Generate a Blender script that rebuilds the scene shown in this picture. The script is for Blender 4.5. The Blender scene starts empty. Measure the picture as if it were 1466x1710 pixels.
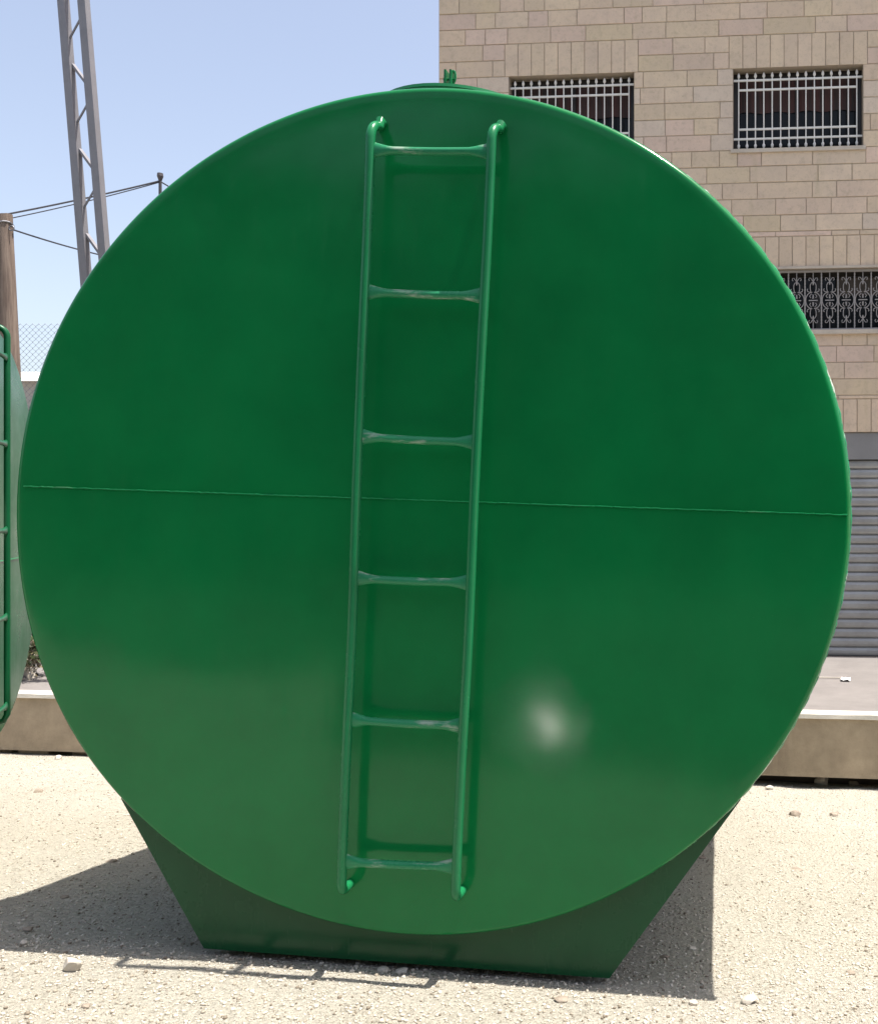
import bpy, math, random
import numpy as np
from mathutils import Vector, Matrix

C = bpy.context.scene.collection
R = math.radians
rnd = random.Random(7)

# ------------------------------------------------------------------ camera
F, PX, PY, W, H = 1550.0, 1152.0, 855.0, 1466.0, 1710.0   # focal length and principal point of the cropped photograph
EYE = Vector((0, 0, 1.443))
cam = bpy.data.cameras.new('camera')
cam.sensor_fit = 'VERTICAL'
cam.sensor_height = 24.0
cam.lens = 24.0 * F / H
cam.shift_x = (W / 2 - PX) / H
cam.shift_y = 0.0
cam.clip_start, cam.clip_end = 0.05, 2000
co = bpy.data.objects.new('camera', cam); C.objects.link(co)
co.location = EYE; co.rotation_euler = (R(90), 0, 0)
bpy.context.scene.camera = co

# ------------------------------------------------------------------ light
PSI, RHO = R(4.3), R(2.0)          # yaw of the tank's end plate, roll of the tank
K = 0.315                          # sideways run of the shadows per metre of height
SUN_OFF = 0.0
sd = Vector((math.cos(PSI) * K, -math.sin(PSI) * K + SUN_OFF, 1.0)).normalized()
w = bpy.data.worlds.new('World'); bpy.context.scene.world = w; w.use_nodes = True
nt = w.node_tree; nt.nodes.clear()
sky = nt.nodes.new('ShaderNodeTexSky'); sky.sky_type = 'NISHITA'; sky.sun_disc = False
sky.sun_elevation = math.asin(sd.z); sky.sun_rotation = math.atan2(sd.x, sd.y)
sky.air_density = 1.1; sky.dust_density = 3.0; sky.ozone_density = 0.3; sky.altitude = 300
bg = nt.nodes.new('ShaderNodeBackground'); bg.inputs[1].default_value = 0.135
ow = nt.nodes.new('ShaderNodeOutputWorld')
hs = nt.nodes.new('ShaderNodeHueSaturation'); hs.inputs['Saturation'].default_value = .80
tn_ = nt.nodes.new('ShaderNodeMix'); tn_.data_type = 'RGBA'; tn_.blend_type = 'MULTIPLY'; tn_.inputs[0].default_value = 1; tn_.inputs[7].default_value = (1.02, .975, .97, 1)
nt.links.new(sky.outputs[0], hs.inputs['Color']); nt.links.new(hs.outputs[0], tn_.inputs[6]); nt.links.new(tn_.outputs[2], bg.inputs[0]); nt.links.new(bg.outputs[0], ow.inputs[0])
sl = bpy.data.lights.new('sun', 'SUN'); sl.energy = 5.0; sl.angle = R(0.5); sl.color = (1, .95, .87)
so = bpy.data.objects.new('sun', sl); C.objects.link(so); so.location = (6, 0, 14)
so.rotation_euler = sd.to_track_quat('Z', 'Y').to_euler()
vs = bpy.context.scene.view_settings
vs.view_transform = 'Standard'; vs.look = 'None'; vs.gamma = 1; vs.exposure = 0.86

# ------------------------------------------------------------------ helpers
def ray(px, py): return Vector(((px - PX) / F, 1.0, (PY - py) / F))
def at(px, py, d): return EYE + ray(px, py) * d

class MB:
    def __init__(s): s.v = []; s.f = []; s.c = []
    def add(s, vs_, fs, col=None):
        n = len(s.v); s.v += [tuple(p) for p in vs_]
        s.f += [tuple(i + n for i in f) for f in fs]
        s.c += [col] * len(fs)
        return s
    def box(s, a, b, col=None):
        x0, y0, z0 = a; x1, y1, z1 = b
        return s.add([(x0,y0,z0),(x1,y0,z0),(x1,y1,z0),(x0,y1,z0),(x0,y0,z1),(x1,y0,z1),(x1,y1,z1),(x0,y1,z1)],
                     [(3,2,1,0),(4,5,6,7),(0,1,5,4),(1,2,6,5),(2,3,7,6),(3,0,4,7)], col)
    def tube(s, pts, r, n=10, caps=True, closed=False):
        pts = [Vector(p) for p in pts]
        m = len(pts); rr = r if isinstance(r, (list, tuple)) else [r] * m
        ref = None; vv = []; ff = []
        for i, p in enumerate(pts):
            a = pts[i - 1] if (i > 0 or closed) else p
            b = pts[(i + 1) % m] if (i < m - 1 or closed) else p
            t = (b - a).normalized()
            if ref is None:
                ref = Vector((0, 0, 1)) if abs(t.z) < .9 else Vector((1, 0, 0))
            x = (ref - t * ref.dot(t)).normalized(); ref = x; y = t.cross(x)
            for k in range(n):
                q = 2 * math.pi * k / n
                vv.append(p + (x * math.cos(q) + y * math.sin(q)) * rr[i])
        for i in range(m if closed else m - 1):
            j = (i + 1) % m
            for k in range(n):
                l = (k + 1) % n
                ff.append((i*n + k, i*n + l, j*n + l, j*n + k))
        if caps and not closed:
            ff.append(tuple(range(n - 1, -1, -1))); ff.append(tuple((m - 1) * n + k for k in range(n)))
        return s.add(vv, ff)
    def loft(s, rings, caps=True, closed=True):
        n = len(rings[0]); vv = [p for r_ in rings for p in r_]; ff = []
        for i in range(len(rings) - 1):
            for k in range(n if closed else n - 1):
                l = (k + 1) % n
                ff.append((i*n + k, i*n + l, (i+1)*n + l, (i+1)*n + k))
        if caps:
            ff.append(tuple(range(n - 1, -1, -1))); ff.append(tuple((len(rings)-1)*n + k for k in range(n)))
        return s.add(vv, ff)
    def prism(s, poly, y0, y1):       # polygon in x,z pushed along y
        n = len(poly)
        vv = [(p[0], y0, p[1]) for p in poly] + [(p[0], y1, p[1]) for p in poly]
        ff = [tuple(range(n)), tuple(range(2*n - 1, n - 1, -1))] + [(i, i + n, (i + 1) % n + n, (i + 1) % n) for i in range(n)]
        return s.add(vv, ff)
    def build(s, name, mat, parent=None, smooth=None, mw=None):
        me = bpy.data.meshes.new(name); me.from_pydata(s.v, [], s.f)
        if any(c is not None for c in s.c):
            at_ = me.attributes.new('tone', 'FLOAT_COLOR', 'FACE')
            arr = np.array([(c if c is not None else (.5, .5, .5)) + (1.0,) for c in s.c], dtype=np.float32)
            at_.data.foreach_set('color', arr.ravel())
        import bmesh
        bm = bmesh.new(); bm.from_mesh(me); bmesh.ops.recalc_face_normals(bm, faces=bm.faces); bm.to_mesh(me); bm.free()
        if smooth:
            me.shade_smooth(); me.set_sharp_from_angle(angle=R(smooth))
        me.materials.append(mat)
        o = bpy.data.objects.new(name, me); C.objects.link(o)
        if parent is not None: o.parent = parent
        if mw is not None: o.matrix_world = mw
        return o

def tag(o, label=None, cat=None, group=None, kind=None):
    if label: o['label'] = label
    if cat: o['category'] = cat
    if group: o['group'] = group
    if kind: o['kind'] = kind
    return o
def empty(name, mw, label, cat, group=None):
    o = bpy.data.objects.new(name, None); C.objects.link(o); o.matrix_world = mw; o.empty_display_size = .2
    return tag(o, label, cat, group)
def frame(o, x, y, z):
    m = Matrix((x, y, z)).transposed().to_4x4(); m.translation = o
    return m

# ---- materials
def mat(name, base=(.5,.5,.5), rough=.6, metal=0.0, spec=.5):
    m = bpy.data.materials.new(name); m.use_nodes = True
    p = m.node_tree.nodes['Principled BSDF']
    p.inputs['Base Color'].default_value = (*base, 1); p.inputs['Roughness'].default_value = rough
    p.inputs['Metallic'].default_value = metal; p.inputs['Specular IOR Level'].default_value = spec
    return m
class NT:
    def __init__(s, m):
        s.t = m.node_tree; s.p = s.t.nodes['Principled BSDF']
        s.co = s.n('ShaderNodeTexCoord').outputs['Object']
    def n(s, typ, **kw):
        x = s.t.nodes.new(typ)
        for k, v in kw.items(): setattr(x, k, v)
        return x
    def l(s, a, b): s.t.links.new(a, b)
    def mapping(s, scale):
        m = s.n('ShaderNodeMapping'); m.inputs['Scale'].default_value = scale; s.l(s.co, m.inputs['Vector']); return m.outputs[0]
    def noise(s, scale, detail=4, rough=.55, vec=None, dist=0):
        x = s.n('ShaderNodeTexNoise'); x.inputs['Scale'].default_value = scale; x.inputs['Detail'].default_value = detail
        x.inputs['Roughness'].default_value = rough; x.inputs['Distortion'].default_value = dist
        s.l(vec or s.co, x.inputs['Vector']); return x.outputs['Fac']
    def vor(s, scale, feature='F1', out='Distance', vec=None):
        x = s.n('ShaderNodeTexVoronoi', feature=feature); x.inputs['Scale'].default_value = scale
        s.l(vec or s.co, x.inputs['Vector']); return x.outputs[out]
    def ramp(s, fac, stops):
        x = s.n('ShaderNodeValToRGB'); e = x.color_ramp.elements
        while len(e) < len(stops): e.new(.5)
        for el, (p, c) in zip(e, stops): el.position = p; el.color = (*c, 1) if len(c) == 3 else c
        s.l(fac, x.inputs['Fac']); return x.outputs['Color']
    def val(s, fac, a, b, c, d):
        x = s.n('ShaderNodeMapRange'); x.inputs[1].default_value = a; x.inputs[2].default_value = b
        x.inputs[3].default_value = c; x.inputs[4].default_value = d; s.l(fac, x.inputs[0]); return x.outputs[0]
    def mix(s, fac, a, b, blend='MIX'):
        x = s.n('ShaderNodeMix', data_type='RGBA', blend_type=blend)
        for sock, v in ((x.inputs[0], fac), (x.inputs[6], a), (x.inputs[7], b)):
            if hasattr(v, 'is_output'): s.l(v, sock)
            elif isinstance(v, (int, float)): sock.default_value = v
            else: sock.default_value = (*v, 1)
        return x.outputs[2]
    def math(s, op, a, b):
        x = s.n('ShaderNodeMath', operation=op)
        for sock, v in ((x.inputs[0], a), (x.inputs[1], b)):
            if hasattr(v, 'is_output'): s.l(v, sock)
            else: sock.default_value = v
        return x.outputs[0]
    def bump(s, h, strength=.3, dist=.01, prev=None):
        x = s.n('ShaderNodeBump'); x.inputs['Strength'].default_value = strength; x.inputs['Distance'].default_value = dist
        s.l(h, x.inputs['Height'])
        if prev is not None: s.l(prev, x.inputs['Normal'])
        return x.outputs[0]
    def out(s, color=None, rough=None, normal=None):
        if color is not None: s.l(color, s.p.inputs['Base Color'])
        if rough is not None: s.l(rough, s.p.inputs['Roughness'])
        if normal is not None: s.l(normal, s.p.inputs['Normal'])

def paint_mat(name, base, rough, dust=0.0, wear=None, wave=.05):
    m = mat(name, base, rough, spec=.29); t = NT(m)
    dark = tuple(c * .86 for c in base); lite = tuple(min(1, c * 1.12 + .001) for c in base)
    col = t.ramp(t.noise(2.2, 5, .6), [(.3, dark), (.7, lite)])
    if dust:
        col = t.mix(t.val(t.noise(6, 6, .65, t.mapping((1, 1, .45))), .38, .8, dust * .4, dust), col, (.42, .40, .33))
    specks = t.val(t.noise(260, 2, .5), .74, .80, 0, .22)
    col = t.mix(specks, col, (.22, .30, .22))
    if wear:
        col = t.mix(t.val(t.noise(wear[0], 5, .65, t.mapping((.4, 1.5, 1.5))), wear[1], wear[1] + .1, 0, .75), col, wear[2])
    rg = t.val(t.noise(3.2, 5, .62), .3, .7, rough * .72, rough * 1.4)
    rg = t.math('ADD', rg, t.val(t.noise(18, 5, .7, t.mapping((1.5, 1, .25))), .55, .8, 0, .16))
    nrm = t.bump(t.noise(1.6, 2, .4), wave, .12)
    nrm = t.bump(t.noise(7, 3, .5, t.mapping((1.6, 1, .35))), .05, .012, nrm)
    nrm = t.bump(t.noise(240, 2, .5), .035, .001, nrm)
    t.out(col, rg, nrm); return m

M = {}
M['paint'] = paint_mat('green_enamel', (.001, .172, .043), .13, dust=.012, wave=.10)
M['paint_ladder'] = paint_mat('green_enamel_ladder', (.005, .175, .06), .22, dust=.03)
M['paint_rung'] = paint_mat('green_enamel_rung', (.010, .22, .09), .30, dust=.05, wear=(16, .54, (.36, .44, .36)))
M['paint_seam'] = paint_mat('green_enamel_seam', (.006, .23, .08), .3, dust=.03, wear=(7, .62, (.20, .36, .24)))
M['paint_bead'] = paint_mat('green_enamel_bead', (.010, .25, .10), .3, dust=.03, wear=(9, .56, (.75, .78, .72)))
M['paint_cradle_shaded'] = paint_mat('green_enamel_cradle_shaded', (.001, .066, .022), .22, dust=.012)  # darker than the tank's enamel: the cradle's shade is put into the colour
M['paint_old'] = paint_mat('green_enamel_dusty', (.004, .098, .036), .30, dust=.012)
M['steel'] = mat('bare_steel', (.9, .9, .88), .10, 1.0)

def concrete(name, base, spread=.25, sc=3.0, stain=.35, bump=.25):
    m = mat(name, base, .88, spec=.25); t = NT(m)
    lo = tuple(c * (1 - spread) for c in base); hi = tuple(min(.95, c * (1 + spread * .6)) for c in base)
    col = t.ramp(t.noise(sc, 8, .68), [(.3, lo), (.7, hi)])
    st = t.noise(2.4, 5, .6, t.mapping((1.2, 1.2, .22)))
    col = t.mix(t.val(st, .52, .74, 0, stain), col, tuple(c * .45 for c in base))
    col = t.mix(t.val(t.noise(90, 3, .6), .55, .75, 0, .35), col, tuple(c * .6 for c in base))
    t.out(col, None, t.bump(t.noise(60, 6, .7), bump, .01)); return m

# ------------------------------------------------------------------ tank frame
D0 = F * 1.3 / 698.0
O = at(727, 855, D0)
ux = Vector((math.cos(PSI), -math.sin(PSI), 0)); ay = Vector((math.sin(PSI), math.cos(PSI), 0)); zz = Vector((0, 0, 1))
tx = ux * math.cos(RHO) - zz * math.sin(RHO); tz = ux * math.sin(RHO) + zz * math.cos(RHO)
HB = 1.452                                    # ground to tank axis
TANK = frame(O - tz * HB, tx, ay, tz)
TI = TANK.inverted()
def loc(px, py, off=0.0):                     # pixel -> tank-local point on the plane y = off
    o = TI @ EYE; d = TI.to_3x3() @ ray(px, py)
    return o + d * ((off - o.y) / d.y)

# ------------------------------------------------------------------ ground
G_SLOPE = 0.15
def sm(t): t = min(1, max(0, t)); return t * t * (3 - 2 * t)
GB = O - tz * HB
def zg(x, y):
    p = Vector((x, y, 0)) - GB; p.z = 0
    c = max(-7, min(6, p.dot(ux))); s = p.dot(ay)
    z = GB.z - math.tan(RHO) * c * (1 - .6 * sm((s - 1) / 3.5))
    s2 = min(s, 5.2)
    if s2 > -.4: z -= G_SLOPE * (s2 + .4) * sm((s2 + .4) / .8) - G_SLOPE * .2
    else: z += G_SLOPE * .2
    return z
def ground_hit(px, py):
    d = ray(px, py); t = 1.0
    while t < 60:
        p = EYE + d * t
        if p.z < zg(p.x, p.y): return t
        t += .005
    return 60
def axis(a, b, fine, grow):
    out = [a]; s = fine
    v = a
    while v < b: v += fine; out.append(v)
    l = a; st = fine
    left = []
    while l > -400: st *= grow; l -= st; left.append(l)
    r_ = out[-1]; st = fine
    while r_ < 400: st *= grow; r_ += st; out.append(r_)
    return left[::-1] + out
xs = axis(-5.6, 2.6, .06, 1.22); ys = axis(1.2, 8.6, .06, 1.22)
from mathutils import noise as mn
def micro(x, y):
    if -6 < x < 3 and 1 < y < 9:
        return .012 * mn.noise((x * 1.6, y * 1.6, 3)) + .006 * mn.noise((x * 5, y * 5, 7)) + .003 * mn.noise((x * 14, y * 14, 1))
    return 0
g = MB()
nx = len(xs)
g.v = [(x, y, zg(x, y) + micro(x, y)) for y in ys for x in xs]
g.f = [(j*nx + i, j*nx + i + 1, (j+1)*nx + i + 1, (j+1)*nx + i) for j in range(len(ys) - 1) for i in range(nx - 1)]
g.c = [None] * len(g.f)
mg = mat('pale_gravel_ground', (.6, .56, .47), .95, spec=.15); t = NT(mg)
col = t.ramp(t.noise(.9, 6, .6), [(.3, (.585, .54, .445)), (.7, (.65, .61, .52))])
col = t.mix(t.val(t.noise(34, 5, .75), .56, .66, 0, .62), col, (.27, .235, .18))
col = t.mix(t.val(t.noise(110, 3, .65), .585, .69, 0, .72), col, (.22, .185, .14))
col = t.mix(t.val(t.vor(55, out='Distance'), .0, .22, .7, 0), col, (.58, .55, .49))
hb = t.math('ADD', t.noise(45, 8, .75), t.math('MULTIPLY', t.vor(60), -.9))
nrm = t.bump(hb, 1.0, .030)
nrm = t.bump(t.noise(170, 4, .7), .7, .006, nrm)
t.out(col, None, nrm)
tag(g.build('ground', mg, smooth=60), kind='structure')

# dark sheet added behind the camera, edge shaped to darken the end plate's reflection
asp = mat('dark_sheet', (.045, .045, .047), .9); t = NT(asp)
t.out(t.ramp(t.noise(30, 6, .7), [(.3, (.032, .032, .034)), (.7, (.06, .06, .06))]), None, t.bump(t.noise(140, 4, .6), .5, .006))
a = MB()
N_ = 120
top = []
for i in range(N_ + 1):
    x = -40 + 60 * i / N_
    e = -1.25 + 1.95 * sm((x + 3.4) / 1.0)
    top.append((x, e))
vv = []; ff = []
for i, (x, e) in enumerate(top):
    for j in range(9):
        y = e - j * (e + 9) / 8
        vv.append((x, y, zg(x, y) + .006))
for i in range(N_):
    for j in range(8):
        ff.append((i*9 + j, i*9 + j + 1, (i+1)*9 + j + 1, (i+1)*9 + j))
a.add(vv, ff)
tag(a.build('dark_reflection_sheet', asp), kind='structure')

# ------------------------------------------------------------------ kerb beam, pavement
dk = ground_hit(1370, 1316)
pR = at(1370, 1298, dk); zbot = pR.z; ztop = at(1370, 1199, dk).z
def hit_z(px, py, z): 
    d = ray(px, py); return EYE + d * ((z - EYE.z) / d.z)
pL = hit_z(70, 1254, zbot)
kd = (pR - pL); kd.z = 0; kd.normalize(); kn = Vector((-kd.y, kd.x, 0))
kerb_m = concrete('weathered_concrete', (.385, .315, .23), .3, 3.2, .75, .4)
M['kerbtop'] = concrete('pale_concrete_edge', (.52, .49, .43), .15, 5, .2)
KF = frame(Vector((pL.x, pL.y, zbot)), kd, kn, zz)
ke = empty('concrete_kerb', KF, 'long weathered concrete kerb beam raised over a dark gap behind the tanks', 'kerb')
hk = ztop - zbot
b = MB()
edges = [-7.0, -3.9, -.9, 2.1, 5.1, 8.1, 11.0]
for i in range(len(edges) - 1):
    x0, x1 = edges[i] + .004, edges[i + 1] - .004
    b.prism([(x0, 0), (x1, 0), (x1, hk), (x0, hk)], 0, .34)
b.build('beam', kerb_m, ke)
b = MB()
segs = 90; vv = []
rr_ = random.Random(3)
for i in range(segs + 1):                      # slightly broken cap screed
    x = -7 + 18 * i / segs; j = rr_.uniform(-.012, .012)
    vv += [(x, -.028 + j, hk), (x, -.022 + j, hk + .034 + rr_.uniform(-.004, .004)), (x, .13, hk + .036), (x, .13, hk)]
ff = []
for i in range(segs):
    for k in range(4):
        l = (k + 1) % 4; ff.append((i*4 + k, i*4 + l, i*4 + 4 + l, i*4 + 4 + k))
b.add(vv, ff).build('cap', M['kerbtop'], ke)
b = MB()
for i, x in enumerate([-6.7, -3.2, -2.35, -.62, -.28, .22, 1.5, 3.1, 5.0, 7.4, 9.6]):
    wd = .2 + .1 * rr_.random()
    b.box((x, .05 + .05 * rr_.random(), -.42), (x + wd, .3, -.001))
b.build('support_block', kerb_m, ke)
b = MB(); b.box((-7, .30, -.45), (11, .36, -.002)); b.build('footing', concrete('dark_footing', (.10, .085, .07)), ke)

zs = ztop + .02                               # pavement level
pav = concrete('dusty_pavement', (.205, .188, .178), .14, 2.5, .25, .35)
b = MB()
q = [KF @ Vector((-40, .132, 0)), KF @ Vector((30, .132, 0)), KF @ Vector((60, 60, 0)), KF @ Vector((-60, 60, 0))]
b.add([(p.x, p.y, zs) for p in q] + [(p.x, p.y, zs - .3) for p in q], [(0,1,2,3),(7,6,5,4),(0,4,5,1),(1,5,6,2),(2,6,7,3),(3,7,4,0)])
tag(b.build('pavement', pav), kind='structure')

# ------------------------------------------------------------------ stone building
DF = (EYE.z - zs) * F / (1097 - 855)
F0 = at(1420, 1097, DF)
PF = R(4.2)
fu = Vector((math.cos(PF), -math.sin(PF), 0)); fy = Vector((math.sin(PF), math.cos(PF), 0))
FF = frame(F0, fu, fy, zz); FI = FF.inverted()
def fl(px, py, off=0.0):
    o = FI @ EYE; d = FI.to_3x3() @ ray(px, py); p = o + d * ((off - o.y) / d.y); return p.x, p.z
bld = empty('stone_building', FF, 'tan cut stone building with barred windows and a grey roller shutter', 'building')
UL = fl(733, 60)[0]; UR = 6.5; ZT = 9.2
w2 = (fl(1224, 180)[0], fl(1440, 180)[0], fl(1330, 247)[1], fl(1330, 112)[1])
w1 = (fl(850, 180)[0], fl(1058, 180)[0], w2[2], w2[3])
w3 = (w2[0] + (w2[0] - w1[0]), w2[1] + (w2[0] - w1[0]), w2[2], w2[3])
gw = (fl(1262, 500)[0], fl(1800, 500)[0], fl(1400, 551)[1], fl(1400, 449)[1])
sh = (fl(1345, 900)[0], fl(1345, 900)[0] + 3.6, 0.0, fl(1440, 722)[1])
opens = [w1, w2, w3, gw, sh]
px2m = DF / F
LH = 56 * px2m
def lint(o, e=.05, h=LH): return (o[0] - e, o[1] + e, o[3], o[3] + h)
lints = [lint(w1), lint(w2), lint(w3), lint(gw), lint(sh)]
# mortar wall with openings
ub = sorted({UL, UR} | {o[0] for o in opens} | {o[1] for o in opens}); zb = sorted({0.0, ZT} | {o[2] for o in opens} | {o[3] for o in opens})
b = MB(); DP = .22
for i in range(len(ub) - 1):
    for j in range(len(zb) - 1):
        cu, cz = (ub[i] + ub[i+1]) / 2, (zb[j] + zb[j+1]) / 2
        if any(o[0] < cu < o[1] and o[2] < cz < o[3] for o in opens): continue
        b.add([(ub[i], 0, zb[j]), (ub[i+1], 0, zb[j]), (ub[i+1], 0, zb[j+1]), (ub[i], 0, zb[j+1])], [(0,1,2,3)], (.40, .33, .26))
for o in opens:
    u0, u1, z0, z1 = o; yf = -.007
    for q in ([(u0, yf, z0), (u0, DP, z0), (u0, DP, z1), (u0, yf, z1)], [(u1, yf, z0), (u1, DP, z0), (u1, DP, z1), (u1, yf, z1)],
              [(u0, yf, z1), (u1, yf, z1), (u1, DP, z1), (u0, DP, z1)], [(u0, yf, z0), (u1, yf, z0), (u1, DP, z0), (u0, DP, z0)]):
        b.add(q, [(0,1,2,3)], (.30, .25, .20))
b.add([(UL, 0, 0), (UL, 7, 0), (UL, 7, ZT), (UL, 0, ZT), (UR, 0, 0), (UR, 7, 0), (UR, 7, ZT), (UR, 0, ZT)],
      [(0,1,2,3), (4,5,6,7), (1,5,6,2), (3,2,6,7)], (.40, .34, .28))
sr = random.Random(21)
TONES = [(.435,.365,.285), (.45,.38,.30), (.425,.35,.27), (.46,.395,.315), (.44,.36,.30), (.45,.355,.315), (.455,.36,.33), (.43,.37,.275), (.41,.36,.25)]
def stone(u0, u1, z0, z1, tone=None):
    jt = .0022; ch = .004; y = -.008 + sr.uniform(-.002, .002)
    u0 += jt + sr.uniform(0, .002); u1 -= jt; z0 += jt; z1 -= jt + sr.uniform(0, .002)
    if u1 - u0 < .03: return
    k = tone or sr.choice(TONES); f = sr.uniform(1.26, 1.42); k = tuple((c * .55 + g_ * .45) * f for c, g_ in zip(k, (.535, .388, .272)))
    b.add([(u0, .002, z0), (u1, .002, z0), (u1, .002, z1), (u0, .002, z1),
           (u0 + ch, y, z0 + ch), (u1 - ch, y, z0 + ch), (u1 - ch, y, z1 - ch), (u0 + ch, y, z1 - ch)],
          [(4,5,6,7), (0,1,5,4), (1,2,6,5), (2,3,7,6), (3,0,4,7)], k)
ch_ = 27.6 * px2m
zline = lints[0][3]                             # a course line sits at the top of the lintels
zrows = [zline - ch_ * k for k in range(int(zline / ch_) + 1, -int((ZT - zline) / ch_) - 2, -1)]
for z0 in zrows:
    z1 = min(ZT, z0 + ch_); z0 = max(0, z0)
    if z1 - z0 < .03: continue
    lvl = sorted({z0, z1} | {v for o in opens + lints for v in (o[2], o[3]) if z0 + .012 < v < z1 - .012})
    u = UL - sr.uniform(0, .2)
    cuts = [UL]
    while u < UR:
        u += sr.choice([.22, .28, .33, .38, .42, .47, .52, .6]) * sr.uniform(.92, 1.08)
        if u > UL + .12: cuts.append(min(u, UR))
    for a0, a1 in zip(lvl[:-1], lvl[1:]):
        if a1 - a0 < .02: continue
        cz = (a0 + a1) / 2
        bl = sorted((o[0], o[1]) for o in opens + lints if o[2] < cz < o[3])
        for c0, c1 in zip(cuts[:-1], cuts[1:]):
            pieces = [(c0, c1)]
            for p0, p1 in bl:
                nxt = []
                for s0, s1 in pieces:
                    if p1 <= s0 or p0 >= s1: nxt.append((s0, s1)); continue
                    if s0 < p0: nxt.append((s0, p0))
                    if s1 > p1: nxt.append((p1, s1))
                pieces = nxt
            for s0, s1 in pieces:
                near = any(abs(s1 - o[0]) < .01 or abs(s0 - o[1]) < .01 for o in opens[:3])
                stone(s0, s1, a0, a1, (.45, .41, .365) if near and sr.random() < .7 else None)
for o in lints:
    n = max(3, round((o[1] - o[0]) / (22.6 * px2m))); st = (o[1] - o[0]) / n
    for i in range(n): stone(o[0] + i * st, o[0] + (i + 1) * st, o[2], o[3], sr.choice([(.44,.375,.285), (.425,.36,.275), (.45,.38,.30)]))
ms = mat('tan_stone', (.45, .38, .3), .9, spec=.2); t = NT(ms)
an = t.n('ShaderNodeAttribute', attribute_name='tone')
col = t.mix(t.val(t.noise(2.6, 6, .65), .35, .7, .0, .45), an.outputs['Color'], (.47, .37, .31))
col = t.mix(t.val(t.noise(14, 6, .7), .5, .75, 0, .35), col, (.27, .215, .155))
col = t.mix(t.val(t.noise(1.3, 5, .6, t.mapping((3, 1, .6))), .58, .75, 0, .35), col, (.36, .31, .17))
col = t.mix(t.val(t.noise(70, 3, .6), .6, .75, 0, .4), col, (.24, .19, .15))
t.out(col, None, t.bump(t.noise(50, 6, .7), .35, .006))
b.build('wall', ms, bld)
b = MB(); b.box((UL - .04, -.05, ZT + .002), (UR + .04, 7.05, ZT + .22)); b.build('roof', concrete('roof_edge', (.5, .46, .4)), bld)

grille_m = mat('white_painted_iron', (.66, .63, .60), .5); t = NT(grille_m)
t.out(t.mix(t.val(t.noise(24, 5, .7), .55, .75, 0, .5), (.68, .65, .62), (.35, .28, .24)))
glass_m = mat('dark_glass', (.010, .011, .012), .12, spec=.16)
curt_m = mat('brown_red_curtain', (.05, .022, .02), .8); t = NT(curt_m)
t.out(t.ramp(t.noise(4, 4, .6, t.mapping((5, 1, .25))), [(.35, (.026, .017, .016)), (.65, (.065, .022, .020))]))
frame_m = mat('dark_brown_frame', (.02, .016, .014), .5)
sill_m = concrete('stone_sill', (.52, .45, .38), .15, 5, .3)
def barred_window(o):
    u0, u1, z0, z1 = o; hgt = z1 - z0; wd = u1 - u0
    f = MB()
    for (p, q_) in (((u0, .13, z0), (u0 + .05, .18, z1)), ((u1 - .05, .13, z0), (u1, .18, z1)),
                   ((u0 + .05, .131, z0), (u1 - .05, .179, z0 + .05)), ((u0 + .05, .131, z1 - .05), (u1 - .05, .179, z1)),
                   (((u0 + u1) / 2 - .02, .132, z0 + .05), ((u0 + u1) / 2 + .02, .178, z1 - .05))):
        f.box(p, q_)
    win = f.build('window', frame_m, bld)
    MB().box((u0 + .01, .168, z0 + .01), (u1 - .01, .175, z1 - .01)).build('pane', glass_m, win)
    c_ = MB(); n = 60                              # pleated curtain drawn over the upper part
    zc = z0 + hgt * .52; ring = []
    for i in range(n + 1):
        u = u0 + .055 + (wd - .11) * i / n; y = .155 + .006 * math.sin(i * 1.7)
        ring.append((u, y, zc + .01 * math.sin(i * .4))); ring.append((u, y, z1 - .03))
    c_.add(ring, [(2*i, 2*i + 2, 2*i + 3, 2*i + 1) for i in range(n)]).build('curtain', curt_m, win, smooth=60)
    gr = MB(); y = .045; nb = 15
    k = wd / 742.0
    U = lambda zx: u0 + (zx - 634) * k
    Z = lambda f_: z1 - hgt * f_
    fr = [.125, .245, .735, .855]
    for i, f_ in enumerate(fr):
        a0, a1 = (u0 - .005, u1 + .005) if i in (0, 3) else (U(664), U(1344))
        gr.box((a0, y - .008, Z(f_) - .0105), (a1, y + .008, Z(f_) + .0105))
    for i in range(nb):
        u = U(664) + (U(1344) - U(664)) * i / (nb - 1)
        ends = [Z(.045), Z(.965)]
        gr.tube([(u, y, ends[1] + .02), (u, y, ends[0] - .02)],   .0074, 8)
        for e, sgn in ((ends[0], 1), (ends[1], -1)):
            pr = [(-.045, .0085), (-.03, .017), (-.012, .015), (.004, .009), (.018, .0015)]
            gr.tube([(u, y, e + sgn * a_) for a_, r_ in pr], [r_ for a_, r_ in pr], 8)
    gr.build('grille', grille_m, win, smooth=40)
    s_ = MB(); s_.box((u0 - .03, -.03, z0 - .045), (u1 + .03, .03, z0 - .003)); s_.build('sill', sill_m, win)
for o in (w1, w2, w3): barred_window(o)

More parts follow.
